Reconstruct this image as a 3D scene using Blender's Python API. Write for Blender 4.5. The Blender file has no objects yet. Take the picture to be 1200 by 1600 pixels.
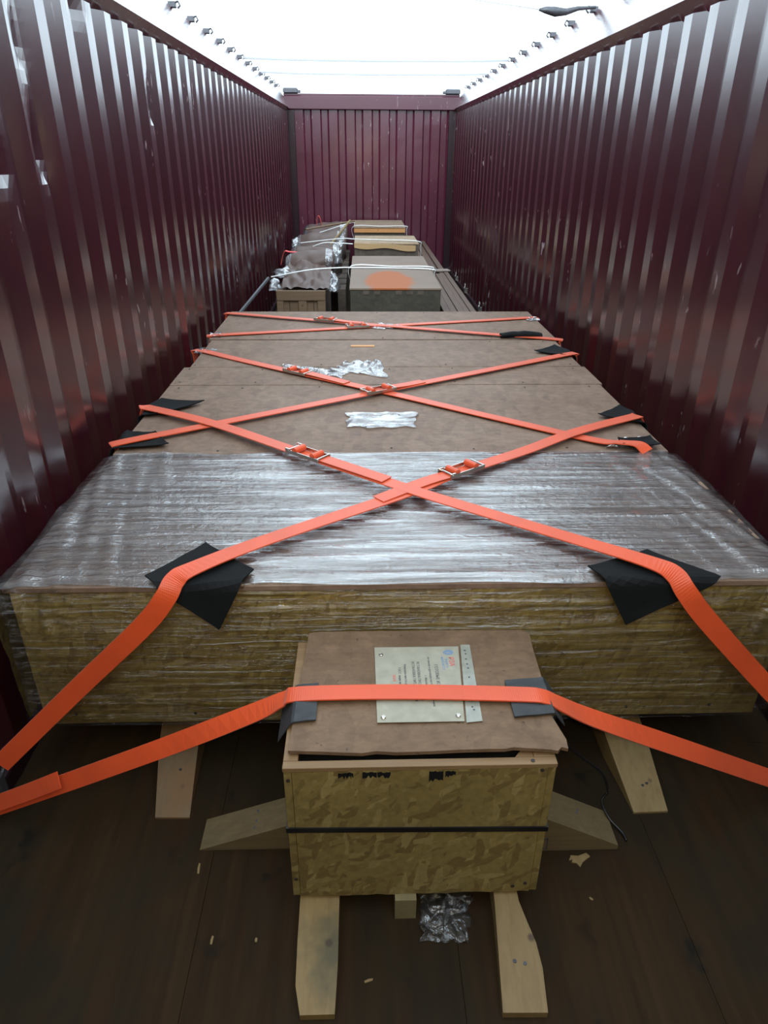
import bpy, bmesh, math, random
from mathutils import Vector, Matrix, noise
random.seed(7)
COL = bpy.context.scene.collection
SC = bpy.context.scene
PI = math.pi

# ------------------------------------------------------------------ camera, sky, light, exposure
cam_d = bpy.data.cameras.new('camera'); cam = bpy.data.objects.new('camera', cam_d); COL.objects.link(cam)
cam_d.sensor_fit = 'VERTICAL'; cam_d.sensor_height = 32.0; cam_d.lens = 32.0 * 1083.0 / 1600.0
cam_d.clip_start = 0.02; cam_d.clip_end = 100
# rows: world X, Y, Z axes seen in camera space (x right, y down, z forward)
_R = ((0.99959673, -0.00792732, 0.0272679), (-0.02785492, -0.46042549, 0.88726122), (0.00552124, -0.88766296, -0.46046063))
cam.matrix_world = Matrix(((_R[0][0], -_R[0][1], -_R[0][2], -0.14), (_R[1][0], -_R[1][1], -_R[1][2], 0.0),
                           (_R[2][0], -_R[2][1], -_R[2][2], 1.62), (0, 0, 0, 1)))
SC.camera = cam

world = bpy.data.worlds.new('overcast_sky'); SC.world = world; world.use_nodes = True
wn = world.node_tree; wn.nodes.clear()
wo = wn.nodes.new('ShaderNodeOutputWorld'); wb = wn.nodes.new('ShaderNodeBackground')
tc = wn.nodes.new('ShaderNodeTexCoord'); sp = wn.nodes.new('ShaderNodeSeparateXYZ'); rp = wn.nodes.new('ShaderNodeValToRGB')
rp.color_ramp.elements[0].position = 0.495; rp.color_ramp.elements[0].color = (0.05, 0.05, 0.045, 1)
rp.color_ramp.elements[1].position = 0.51; rp.color_ramp.elements[1].color = (0.74, 0.89, 1.0, 1)
mp = wn.nodes.new('ShaderNodeMapRange'); mp.inputs['From Min'].default_value = -1
wn.links.new(tc.outputs['Generated'], sp.inputs[0]); wn.links.new(sp.outputs['Z'], mp.inputs['Value'])
wn.links.new(mp.outputs[0], rp.inputs[0]); wn.links.new(rp.outputs[0], wb.inputs['Color'])
wb.inputs['Strength'].default_value = 3.0
wn.links.new(wb.outputs[0], wo.inputs['Surface'])

# sun behind thin cloud, low behind the photographer
sd_ = bpy.data.lights.new('veiled_sun', 'SUN'); sd_.energy = 2.5; sd_.angle = math.radians(45); sd_.color = (.80, .92, 1.0)
so_ = bpy.data.objects.new('veiled_sun', sd_); COL.objects.link(so_); so_.location = (0, -6, 8)
so_.rotation_euler = Vector((0, math.cos(math.radians(32)), -math.sin(math.radians(32)))).to_track_quat('-Z', 'Y').to_euler()

# the phone's own little lamp beside the lens
ld = bpy.data.lights.new('phone_lamp', 'POINT'); ld.energy = 30.0; ld.color = (1.0, 0.78, 0.36); ld.shadow_soft_size = 0.012
lo = bpy.data.objects.new('phone_lamp', ld); COL.objects.link(lo); lo.location = (-0.13, -0.01, 1.66)

vs = SC.view_settings; vs.view_transform = 'Standard'; vs.look = 'None'; vs.gamma = 1; vs.use_curve_mapping = False
vs.exposure = 0.0
SC.cycles.max_bounces = 10; SC.cycles.transparent_max_bounces = 16; SC.cycles.diffuse_bounces = 4
SC.cycles.use_denoising = True; SC.cycles.sample_clamp_indirect = 6

# ------------------------------------------------------------------ object helpers
def link(o, parent=None):
    COL.objects.link(o)
    if parent: o.parent = parent
    return o
def tag(o, label=None, cat=None, group=None, kind=None):
    if label: o['label'] = label
    if cat: o['category'] = cat
    if group: o['group'] = group
    if kind: o['kind'] = kind
    return o
def empty(name, loc, label, cat, group=None):
    o = bpy.data.objects.new(name, None); o.empty_display_size = .1; o.location = loc; link(o)
    return tag(o, label, cat, group)

class MB:
    """collects shapes in world coordinates; build() links ONE mesh, local to its thing's base"""
    def __init__(s): s.v = []; s.f = []; s.uv = None
    def add(s, v, f):
        n = len(s.v); s.v += [tuple(p) for p in v]; s.f += [tuple(i + n for i in q) for q in f]; return s
    def box(s, x0, x1, y0, y1, z0, z1, b=0.0, rz=0.0, c=None, tilt=None):
        bm = bmesh.new(); bmesh.ops.create_cube(bm, size=1)
        bmesh.ops.scale(bm, vec=(x1-x0, y1-y0, z1-z0), verts=bm.verts)
        if b > 0: bmesh.ops.bevel(bm, geom=bm.edges[:], offset=b, segments=1, affect='EDGES')
        M = Matrix.Translation(((x0+x1)/2, (y0+y1)/2, (z0+z1)/2))
        if rz: M = M @ Matrix.Rotation(rz, 4, 'Z')
        if tilt: M = M @ Matrix.Rotation(tilt[1], 4, tilt[0])
        bm.transform(M); bm.verts.index_update()
        s.add([v.co for v in bm.verts], [[v.index for v in f.verts] for f in bm.faces]); bm.free(); return s
    def prism(s, poly, z0, z1):
        n = len(poly)
        v = [(p[0], p[1], z0) for p in poly] + [(p[0], p[1], z1) for p in poly]
        f = [tuple(range(n-1, -1, -1)), tuple(range(n, 2*n))] + [(i, (i+1) % n, n+(i+1) % n, n+i) for i in range(n)]
        return s.add(v, f)
    def hexa(s, p):   # 8 points: bottom ring 0-3 ccw, top ring 4-7
        return s.add(p, [(3,2,1,0), (4,5,6,7), (0,1,5,4), (1,2,6,5), (2,3,7,6), (3,0,4,7)])
    def tube(s, pts, r, seg=8, closed=False):
        pts = [Vector(p) for p in pts]; n = len(pts); rings = []
        up = Vector((0.13, 0.21, 0.97)).normalized()
        for i, p in enumerate(pts):
            a = pts[(i-1) % n] if closed else pts[max(i-1, 0)]; c = pts[(i+1) % n] if closed else pts[min(i+1, n-1)]
            d = (c-a).normalized(); u = d.cross(up)
            if u.length < .05: u = d.cross(Vector((1, 0, 0)))
            u.normalize(); w = d.cross(u)
            rr = r[i] if isinstance(r, (list, tuple)) else r
            rings.append([p + u*rr*math.cos(2*PI*k/seg) + w*rr*math.sin(2*PI*k/seg) for k in range(seg)])
        v = [q for R_ in rings for q in R_]; f = []
        for i in range(n if closed else n-1):
            j = (i+1) % n
            for k in range(seg): f.append((i*seg+k, i*seg+(k+1) % seg, j*seg+(k+1) % seg, j*seg+k))
        if not closed: f += [tuple(range(seg-1, -1, -1)), tuple((n-1)*seg+k for k in range(seg))]
        return s.add(v, f)
    def grid(s, nu, nv, fn):
        v = [fn(i/nu, j/nv) for j in range(nv+1) for i in range(nu+1)]
        f = [(j*(nu+1)+i, j*(nu+1)+i+1, (j+1)*(nu+1)+i+1, (j+1)*(nu+1)+i) for j in range(nv) for i in range(nu)]
        return s.add(v, f)
    def build(s, name, m, parent=None, smooth=False, kind=None, label=None):
        off = Vector(parent.matrix_world_loc) if False else Vector((0, 0, 0))
        p = parent
        while p is not None: off += Vector(p.location); p = p.parent
        me = bpy.data.meshes.new(name); me.from_pydata([tuple(Vector(q)-off) for q in s.v], [], s.f)
        me.materials.append(m)
        bm = bmesh.new(); bm.from_mesh(me); bmesh.ops.recalc_face_normals(bm, faces=bm.faces); bm.to_mesh(me); bm.free()
        if smooth:
            for q in me.polygons: q.use_smooth = True
            me.update()
        o = link(bpy.data.objects.new(name, me), parent)
        return tag(o, label=label, kind=kind)

# ------------------------------------------------------------------ material helpers
class NT:
    def __init__(s, name):
        s.m = bpy.data.materials.new(name); s.m.use_nodes = True; s.t = s.m.node_tree; s.t.nodes.clear()
        s.out = s.n('ShaderNodeOutputMaterial')
    def n(s, typ, **k):
        q = s.t.nodes.new(typ)
        for a, b in k.items(): setattr(q, a, b)
        return q
    def l(s, a, b): s.t.links.new(a, b)
    def pos(s, scale=(1, 1, 1), rot=(0, 0, 0), loc=(0, 0, 0), world=False):
        c = s.n('ShaderNodeNewGeometry').outputs['Position'] if world else s.n('ShaderNodeTexCoord').outputs['Object']
        q = s.n('ShaderNodeMapping'); s.l(c, q.inputs[0]); q.inputs['Scale'].default_value = scale
        q.inputs['Rotation'].default_value = rot; q.inputs['Location'].default_value = loc; return q.outputs[0]
    def noise(s, vec, scale=5, detail=4, rough=.55, dist=0.0):
        q = s.n('ShaderNodeTexNoise'); s.l(vec, q.inputs['Vector']); q.inputs['Scale'].default_value = scale
        q.inputs['Detail'].default_value = detail; q.inputs['Roughness'].default_value = rough; q.inputs['Distortion'].default_value = dist
        return q.outputs['Fac']
    def vor(s, vec, scale=5, feat='F1'):
        q = s.n('ShaderNodeTexVoronoi'); q.feature = feat; s.l(vec, q.inputs['Vector']); q.inputs['Scale'].default_value = scale
        return q
    def ramp(s, fac, stops, interp='LINEAR'):
        q = s.n('ShaderNodeValToRGB'); s.l(fac, q.inputs[0]); e = q.color_ramp.elements; q.color_ramp.interpolation = interp
        while len(e) < len(stops): e.new(.5)
        for i, (p, c) in enumerate(stops):
            e[i].position = p; e[i].color = (c, c, c, 1) if not isinstance(c, tuple) else (*c, 1)
        return q.outputs[0]
    def mix(s, fac, a, b, mode='MIX'):
        q = s.n('ShaderNodeMix', data_type='RGBA', blend_type=mode)
        for k, v in ((0, fac), (6, a), (7, b)):
            if isinstance(v, (int, float)): q.inputs[k].default_value = v
            elif isinstance(v, tuple): q.inputs[k].default_value = (*v, 1)
            else: s.l(v, q.inputs[k])
        return q.outputs[2]
    def math(s, op, a, b=0.0):
        q = s.n('ShaderNodeMath', operation=op)
        for k, v in ((0, a), (1, b)):
            if isinstance(v, (int, float)): q.inputs[k].default_value = v
            else: s.l(v, q.inputs[k])
        return q.outputs[0]
    def bump(s, h, strength=.3, dist=.01):
        q = s.n('ShaderNodeBump'); q.inputs['Strength'].default_value = strength; q.inputs['Distance'].default_value = dist
        s.l(h, q.inputs['Height']); return q.outputs[0]
    def pbr(s, col, rough=.6, normal=None, **k):
        q = s.n('ShaderNodeBsdfPrincipled')
        for key, v in dict(k, **{'Base Color': col, 'Roughness': rough}).items():
            key = key.replace('_', ' ')
            if isinstance(v, (int, float)): q.inputs[key].default_value = v
            elif isinstance(v, tuple): q.inputs[key].default_value = (*v, 1)
            else: s.l(v, q.inputs[key])
        if normal is not None: s.l(normal, q.inputs['Normal'])
        return q.outputs[0]
    def done(s, sh): s.l(sh, s.out.inputs['Surface']); return s.m

def mat_osb(name, a, b, c, gain=1.0):
    """pressed flakes: stretched cells in four directions, each cell one flake tone"""
    t = NT(name); w = t.pos()
    j = t.n('ShaderNodeTexNoise'); t.l(w, j.inputs['Vector']); j.inputs['Scale'].default_value = 14
    cols = []; hs = []
    for k, ang in enumerate((0.25, 1.05, 1.9, 2.7)):
        r = t.n('ShaderNodeMapping'); t.l(w, r.inputs[0])
        r.inputs['Rotation'].default_value = (ang, ang, ang); r.inputs['Location'].default_value = (k*3.1, k*1.7, k)
        r2 = t.n('ShaderNodeMapping'); t.l(r.outputs[0], r2.inputs[0]); r2.inputs['Scale'].default_value = (17, 58, 58)
        ad = t.n('ShaderNodeVectorMath', operation='ADD'); t.l(r2.outputs[0], ad.inputs[0])
        sc = t.n('ShaderNodeVectorMath', operation='SCALE'); t.l(j.outputs['Color'], sc.inputs[0]); sc.inputs['Scale'].default_value = 1.6
        t.l(sc.outputs[0], ad.inputs[1])
        v = t.vor(ad.outputs[0], 1.0)
        s_ = t.n('ShaderNodeSeparateColor'); t.l(v.outputs['Color'], s_.inputs[0])
        cols.append(t.ramp(s_.outputs[0], [(0, c), (.16, c), (.3, a), (.75, a), (1, b)])); hs.append(s_.outputs[1])
    def ge(x, y): return t.math('GREATER_THAN', x, y)
    c01 = t.mix(ge(hs[0], hs[1]), cols[1], cols[0]); h01 = t.math('MAXIMUM', hs[0], hs[1])
    c23 = t.mix(ge(hs[2], hs[3]), cols[3], cols[2]); h23 = t.math('MAXIMUM', hs[2], hs[3])
    col = t.mix(ge(h01, h23), c23, c01); h = t.math('MAXIMUM', h01, h23)
    g = t.noise(t.pos((60, 60, 60)), 1, 3); col = t.mix(.35, col, t.ramp(g, [(.3, .25), (.7, 1.0)]), 'MULTIPLY')
    d = t.noise(t.pos((2.2, 2.2, 2.2)), 1, 3); col = t.mix(.5, col, t.ramp(d, [(.3, .55), (.6, 1.0)]), 'MULTIPLY')
    return t.done(t.pbr(col, .62, t.bump(h, .35, .002)))

def mat_board(name, a, b, dark=(.03, .02, .015), rough=.6):
    """hardboard / worn OSB top: mottled with faint flakes and dark specks"""
    t = NT(name); n1 = t.noise(t.pos((3, 3, 3)), 1.3, 6, .62); n2 = t.noise(t.pos((22, 40, 40)), 1, 5, .7)
    col = t.mix(t.ramp(n1, [(.3, 0.0), (.72, 1.0)]), a, b)
    col = t.mix(.6, col, t.ramp(n2, [(.3, .5), (.55, .95), (.75, 1.25)]), 'MULTIPLY')
    v = t.vor(t.pos((30, 14, 30)), 1.0); s_ = t.n('ShaderNodeSeparateColor'); t.l(v.outputs['Color'], s_.inputs[0])
    col = t.mix(.5, col, t.ramp(s_.outputs[0], [(0, .72), (.4, 1.0), (1, 1.12)]), 'MULTIPLY')
    sp_ = t.noise(t.pos((70, 70, 70)), 1, 2, .5)
    col = t.mix(t.ramp(sp_, [(.70, 0.0), (.76, .7)]), col, dark)
    return t.done(t.pbr(col, rough, t.bump(n2, .25, .002), Specular_IOR_Level=.25))

def mat_pine(name, a, b, grain='Y', stain=None, rough=.6):
    t = NT(name); sc = {'X': (3, 60, 60), 'Y': (60, 3, 60), 'Z': (60, 60, 3)}[grain]
    n = t.noise(t.pos(sc), 1, 4, .6, .6); m = t.noise(t.pos((5, 5, 5)), 1, 4, .6)
    col = t.mix(t.ramp(n, [(.3, 0.0), (.7, 1.0)]), a, b)
    if stain: col = t.mix(t.ramp(m, [(.48, 0.0), (.66, .85)]), col, stain)
    k = t.vor(t.pos((9, 9, 9)), 1.0); col = t.mix(t.ramp(k.outputs['Distance'], [(.05, .8), (.1, 0.0)]), col, (.035, .015, .006))
    return t.done(t.pbr(col, rough, t.bump(n, .25, .002)))

def mat_simple(name, col, rough=.6, bump=0.0, bscale=40, **k):
    t = NT(name); n = t.noise(t.pos((bscale,)*3), 1, 4)
    c = t.mix(.5, col, t.ramp(n, [(.25, .65), (.75, 1.2)]), 'MULTIPLY')
    return t.done(t.pbr(c, rough, t.bump(n, bump, .003) if bump else None, **k))

def mat_film(name, haze=.05, refl=.25, streak=(2, 30, 30), rough=.13, tint=(.93, .94, .96), bump=.6, fk=1.7):
    """thin clear wrap: see-through with sharp sheen, more where it is wrinkled"""
    t = NT(name)
    n = t.noise(t.pos(streak), 1, 5, .62, .8); n2 = t.noise(t.pos((34, 34, 34)), 1, 3, .6, .5)
    h = t.math('ADD', n, t.math('MULTIPLY', n2, .25)); nor = t.bump(h, bump, .012)
    fr = t.n('ShaderNodeFresnel'); fr.inputs['IOR'].default_value = 1.5; t.l(nor, fr.inputs['Normal'])
    gl = t.n('ShaderNodeBsdfGlossy'); gl.inputs['Color'].default_value = (1, 1, 1, 1); gl.inputs['Roughness'].default_value = rough; t.l(nor, gl.inputs['Normal'])
    tr = t.n('ShaderNodeBsdfTransparent'); tr.inputs['Color'].default_value = (*tint, 1)
    df = t.n('ShaderNodeBsdfTranslucent'); df.inputs['Color'].default_value = (.9, .9, .95, 1)
    dd = t.n('ShaderNodeBsdfDiffuse'); dd.inputs['Color'].default_value = (.85, .86, .92, 1)
    m0 = t.n('ShaderNodeMixShader'); m0.inputs[0].default_value = .35; t.l(dd.outputs[0], m0.inputs[1]); t.l(df.outputs[0], m0.inputs[2])
    m1 = t.n('ShaderNodeMixShader'); t.l(t.math('MULTIPLY', t.ramp(n, [(.35, .15), (.75, 1.0)]), haze), m1.inputs[0])
    t.l(tr.outputs[0], m1.inputs[1]); t.l(m0.outputs[0], m1.inputs[2])
    m2 = t.n('ShaderNodeMixShader'); f = t.math('MULTIPLY', fr.outputs[0], fk)
    t.l(t.math('MINIMUM', t.math('ADD', f, t.math('MULTIPLY', t.ramp(n, [(.42, 0.0), (.7, 1.0)]), refl)), .95), m2.inputs[0])
    t.l(m1.outputs[0], m2.inputs[1]); t.l(gl.outputs[0], m2.inputs[2])
    return t.done(m2.outputs[0])

def mat_strap(name, col=(.58, .062, .009)):
    t = NT(name)
    w = t.n('ShaderNodeTexWave'); w.inputs['Scale'].default_value = 60; w.inputs['Distortion'].default_value = .3; t.l(t.pos(), w.inputs['Vector'])
    n = t.noise(t.pos((9, 9, 9)), 1, 4)
    c = t.mix(.6, col, t.ramp(n, [(.3, .8), (.6, 1.0)]), 'MULTIPLY')
    return t.done(t.pbr(c, .42, t.bump(w.outputs['Fac'], .12, .001), Sheen_Weight=.15, Specular_IOR_Level=.5))

def mat_paint(name, col, rough=.3, scr=1.0, spec=1.0, cr=.2):
    """gloss container paint with chips, chalky scuffs and dirt of its own"""
    t = NT(name); n = t.noise(t.pos((1.4, 1.4, 1.4)), 1, 6, .65); f = t.noise(t.pos((16, 16, 3)), 1, 6, .7)
    c = t.mix(t.ramp(n, [(.3, 0.0), (.7, 1.0)]), col, tuple(q*1.5 for q in col))
    s1 = t.noise(t.pos((40, 26, 7)), 1, 3, .6, .4); gate = t.noise(t.pos((1.3, 1.3, 1.9), loc=(4, 2, 9)), 1, 2)
    fl = t.math('MULTIPLY', t.ramp(s1, [(.66, 0.0), (.72, 1.0)]), t.ramp(gate, [(.45, 0.0), (.6, scr)]))
    c = t.mix(fl, c, (.30, .24, .25))
    r = t.ramp(f, [(.25, rough*.75), (.75, rough*1.35)])
    q = t.pbr(c, r, t.bump(f, .06, .004), Specular_IOR_Level=.15, IOR=1.5, Coat_Weight=spec, Coat_Roughness=cr, Coat_IOR=2.3)
    return t.done(q)

OSB = mat_osb('osb_board', (.220, .160, .050), (.30, .228, .085), (.158, .106, .032))
OSBB = mat_osb('osb_board_large', (.35, .255, .078), (.45, .345, .12), (.27, .185, .055))
TOP = mat_board('brown_board', (.158, .096, .066), (.21, .140, .100))
TOPD = mat_board('dark_board', (.07, .052, .04), (.11, .085, .065))
LID = mat_board('hardboard_lid', (.125, .074, .042), (.175, .108, .066))
PINE = mat_pine('pine', (.16, .100, .036), (.21, .145, .058))
PINES = mat_pine('pine_stained', (.18, .11, .036), (.22, .15, .055), stain=(.055, .05, .022))
PINEX = mat_pine('pine_cross', (.10, .07, .033), (.14, .10, .05), 'X')
PINEO = mat_pine('orange_pine', (.42, .17, .05), (.50, .24, .08), 'X')
PINEF = mat_pine('far_pine', (.115, .066, .034), (.155, .095, .052), 'X')
STRAP = mat_strap('orange_webbing')
FELT = mat_simple('black_felt', (.004, .0045, .005), .8, .3, 120, Specular_IOR_Level=.2)
GREYPAD = mat_simple('grey_rubber', (.022, .025, .028), .6, .3, 60)
METAL = mat_simple('zinc_metal', (.55, .52, .48), .28, 0, 40, Metallic=1.0)
STEELD = mat_simple('dull_steel', (.10, .10, .11), .45, 0, 40, Metallic=.7)
BLACK = mat_simple('black_band', (.006, .006, .007), .4)
FILM = mat_film('shrink_film', .05, .24, rough=.085, bump=.8)
FILMF = mat_film('front_film', .012, .07, (3, 60, 60), .12, (.98, .96, .88), .9, 1.2)
FILMS = mat_film('loose_film', .22, .35, (14, 22, 22), .16, bump=.9)
KRAFT = mat_simple('brown_wrapping', (.085, .050, .040), .55, .5, 14)
WHITEB = mat_simple('white_strapping', (.62, .62, .60), .4)
REDW = mat_simple('red_webbing', (.62, .06, .05), .5)
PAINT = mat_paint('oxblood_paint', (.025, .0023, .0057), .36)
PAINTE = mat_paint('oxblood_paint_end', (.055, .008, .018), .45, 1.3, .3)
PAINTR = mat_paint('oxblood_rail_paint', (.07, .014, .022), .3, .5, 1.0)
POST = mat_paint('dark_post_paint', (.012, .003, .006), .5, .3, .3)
PAPER = mat_simple('paper', (.30, .285, .225), .6, 0.05, 30, Specular_IOR_Level=.3)
INK = mat_simple('black_print', (.05, .05, .06), .6)
INKB = mat_simple('blue_print', (.14, .24, .42), .6)
INKR = mat_simple('red_print', (.60, .08, .08), .6)
def mat_bow():  # translucent white put in to imitate sky bloom washing out the thin bows
    t = NT('bow_sky_bloom'); a = t.n('ShaderNodeBsdfTranslucent'); a.inputs[0].default_value = (.75, .76, .78, 1)
    b = t.n('ShaderNodeBsdfDiffuse'); b.inputs[0].default_value = (.8, .8, .8, 1); m_ = t.n('ShaderNodeMixShader'); m_.inputs[0].default_value = .35
    t.l(a.outputs[0], m_.inputs[1]); t.l(b.outputs[0], m_.inputs[2]); return t.done(m_.outputs[0])
BOW = mat_bow()

def mat_floor():
    t = NT('container_plywood')
    n = t.noise(t.pos((26, 1.6, 1)), 1, 5, .65, .4); m = t.noise(t.pos((2.3, 1.7, 1), world=True), 1, 5, .62, .4)
    c = t.mix(t.ramp(n, [(.3, 0.0), (.7, 1.0)]), (.018, .0105, .0046), (.032, .0175, .0075))
    c = t.mix(t.ramp(m, [(.42, 0.0), (.62, .75)]), c, (.014, .0125, .008))
    b = t.noise(t.pos((7, 6, 1), world=True, loc=(3, 1, 0)), 1, 3); c = t.mix(t.ramp(b, [(.64, 0.0), (.72, .7)]), c, (.005, .0055, .005))
    r = t.noise(t.pos((12, 2.2, 1), world=True, loc=(8, 5, 0)), 1, 4, .6); c = t.mix(t.ramp(r, [(.58, 0.0), (.72, .6)]), c, (.030, .011, .005))
    return t.done(t.pbr(c, .65, t.bump(n, .2, .002), Specular_IOR_Level=.08))
FLOOR = mat_floor()

# ------------------------------------------------------------------ container shell
Y0, Y1 = -0.85, 11.17; XW = 1.17; DEP = .036; PITCH = .235; ZT = 2.115

def profile(y0, y1, phase):
    """trapezoid sheet profile: (y, recess) points; recess 0 = inner face"""
    seg = [(0, 0), (.078, 0), (.078+.036, DEP), (PITCH-.060, DEP), (PITCH, 0)]
    pts = []; k = math.floor((y0-phase)/PITCH) - 1
    while phase + k*PITCH < y1:
        for a, r in seg[:-1]:
            y = phase + k*PITCH + a
            if y0 <= y <= y1: pts.append((y, r))
        k += 1
    return [(y0, 0)] + pts + [(y1, 0)]

def dents_left(y, z):
    d = 0
    for (cy, cz, sy, sz, a) in ((2.56, 1.60, .055, .13, .035), (2.56, 1.90, .05, .10, .028), (3.97, 1.80, .05, .10, .03), (2.22, 1.56, .05, .07, .022), (3.1, 2.08, .06, .05, .02)):
        u = (z-cz)/sz
        fz = math.exp(-u*u*(5 if u < 0 else 0.7))      # sharp crease below, fading up
        d += a*math.exp(-((y-cy)/sy)**2)*fz
    return d

def wall_side(name, sgn, phase, dents=None):
    pts = profile(Y0, Y1, phase)
    fine = []
    for (a, b) in zip(pts, pts[1:]):
        nsub = 3 if (dents and a[0] < 4.4) else 1
        for k in range(nsub):
            f = k/nsub; fine.append((a[0]+(b[0]-a[0])*f, a[1]+(b[1]-a[1])*f))
    fine.append(pts[-1]); nz = 60 if dents else 16
    v = []; f = []
    for (y, r) in fine:
        for k in range(nz+1):
            z = .02 + (ZT-.02)*k/nz
            wob = .0035*noise.noise(Vector((y*2.1, z*1.7, 5*sgn))) + (dents(y, z) if dents else 0)
            v.append((sgn*(XW + r + wob), y, z))
    n = nz+1
    for i in range(len(fine)-1):
        for k in range(nz): f.append((i*n+k, (i+1)*n+k, (i+1)*n+k+1, i*n+k+1))
    m = MB(); m.add(v, f)
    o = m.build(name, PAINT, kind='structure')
    sm = o.modifiers.new('thickness', 'SOLIDIFY'); sm.thickness = .002
    return o
WL = wall_side('wall_left', -1, 3.17, dents_left)
WR = wall_side('wall_right', 1, 3.065)

# side rails: dark underside lip, sloping painted face, with tarp hooks along the top
def rail(name, s):
    prof = [(XW+.035, ZT-.004), (XW-.018, ZT+.052), (XW+.085, ZT+.262), (XW+.16, ZT+.262), (XW+.16, ZT-.004)]
    m = MB(); v = []
    for y in (Y0, Y1):
        v += [(s*x, y, z) for x, z in prof]
    m.add(v, [(i, (i+1) % 5, 5+(i+1) % 5, 5+i) for i in range(5)] + [(0,1,2,3,4), (9,8,7,6,5)])
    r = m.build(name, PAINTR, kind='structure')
    y = 1.0
    while y < Y1 - .3:
        x = s*(XW+.075); z = ZT+.262
        h = MB(); h.box(x-.022, x+.022, y-.018, y+.018, z-.012, z+.02, .004)
        h.tube([(x-s*.01, y, z+.012), (x-s*.035, y, z+.02), (x-s*.045, y, z+.0), (x-s*.03, y, z-.014)], .006, 6)
        h.build('tarp_hook', STEELD, r); y += .5
    return r
RL = rail('trim_1', -1); RR = rail('trim_2', 1)

# end wall with its own corrugation, posts, header
def wall_back():
    pts = []; x = -1.08; k = 0
    seg = [(0, 0), (.115, 0), (.135, .03), (.215, .03), (.24, 0)]
    while x < 1.08:
        for a, r in seg[:-1]:
            if x+a < 1.08: pts.append((x+a, r))
        x += .24
    pts.append((1.08, 0)); v = []; nz = 12
    for (x, r) in pts:
        for k in range(nz+1):
            z = .02 + (2.15-.02)*k/nz; v.append((x, Y1 + r + .004*noise.noise(Vector((x*3, z*2, 1))), z))
    n = nz+1; f = [(i*n+k, i*n+k+1, (i+1)*n+k+1, (i+1)*n+k) for i in range(len(pts)-1) for k in range(nz)]
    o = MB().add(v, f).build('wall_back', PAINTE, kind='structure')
    sm = o.modifiers.new('thickness', 'SOLIDIFY'); sm.thickness = .002
wall_back()
m = MB(); m.box(-XW-.05, XW+.05, Y1-.05, Y1+.08, 2.145, 2.31, .008); m.box(-XW-.05, XW+.05, Y1-.03, Y1+.08, 2.31, 2.335, .004)
HD = m.build('trim_3', PAINTE, kind='structure')
for s, nm in ((-1, 'trim_4'), (1, 'trim_5')):
    m = MB(); m.box(min(s*1.08, s*1.2), max(s*1.08, s*1.2), Y1-.02, Y1+.06, 0.0, 2.145, .006)
    p = m.build(nm, POST, kind='structure')
    b = MB(); b.box(min(s*1.02, s*1.22), max(s*1.02, s*1.22), Y1-.06, Y1+.06, 2.335, 2.40, .012); b.box(min(s*.98, s*1.05), max(s*.98, s*1.05), Y1-.05, Y1, 2.34, 2.375, .008)
    b.build('corner_casting', STEELD, p)
# door end behind the photographer, pulled to
for s, nm in ((-1, 'door_1'), (1, 'door_2')):
    m = MB(); m.box(min(s*.004, s*1.2), max(s*.004, s*1.2), Y0-.06, Y0-.01, .0, 2.12, .004)
    d = m.build(nm, PAINT, kind='structure')
m = MB(); m.box(-1.3, 1.3, Y0-.08, Y0+.04, 2.12, 2.38, .006); m.build('trim_6', PAINTR, kind='structure')
# small handwritten squiggle on the right wall, in a recess near the top
sq_ = [(3.325+.011*math.sin(a*1.0), 2.075-.013*a) for a in [k*.35 for k in range(16)]]
MB().tube([(XW+DEP-.003, y, z) for y, z in sq_], .0016, 5).build('pen_mark', STEELD, WR)
# base rails along the walls
for s, nm in ((-1, 'baseboard_left'), (1, 'baseboard_right')):
    m = MB(); m.box(min(s*1.15, s*1.215), max(s*1.15, s*1.215), Y0, Y1, 0.0, .06, .004)
    b = m.build(nm, POST, kind='structure')
    for y in ((1.36, 3.0, 5.0, 6.4) if s < 0 else (1.34, 3.0, 5.0, 6.4, 7.8, 9.0, 9.95)):
        r_ = .035; zc = .16 if y < 2 else .15
        q = MB(); q.tube([(s*1.135, y+r_*math.cos(a), zc-.02+r_*math.sin(a)) for a in [2*PI*k/14 for k in range(14)]], .007, 6, True)
        q.box(min(s*1.128, s*1.165), max(s*1.128, s*1.165), y-.015, y+.015, .055, zc-.04, .002)
        q.build('lashing_ring', METAL if y > 6 else STEELD, b)

# floor: slab and plywood sheets
FB = MB().box(-1.2, 1.2, Y0, Y1+.05, -.05, -.012).build('floor', POST, kind='structure')
xs = [-1.15, -.54, .065, .61, 1.15]; 
for i in range(4):
    y = Y0 + (.0 if i % 2 else -1.1)
    while y < Y1:
        a = max(y, Y0) + .0004; b = min(y+2.4, Y1) - .0004
        if b - a > .05: MB().box(xs[i]+.0004, xs[i+1]-.0004, a, b, -.012, 0.0, .0005).build('plywood_sheet', FLOOR, FB)
        y += 2.4

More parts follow.
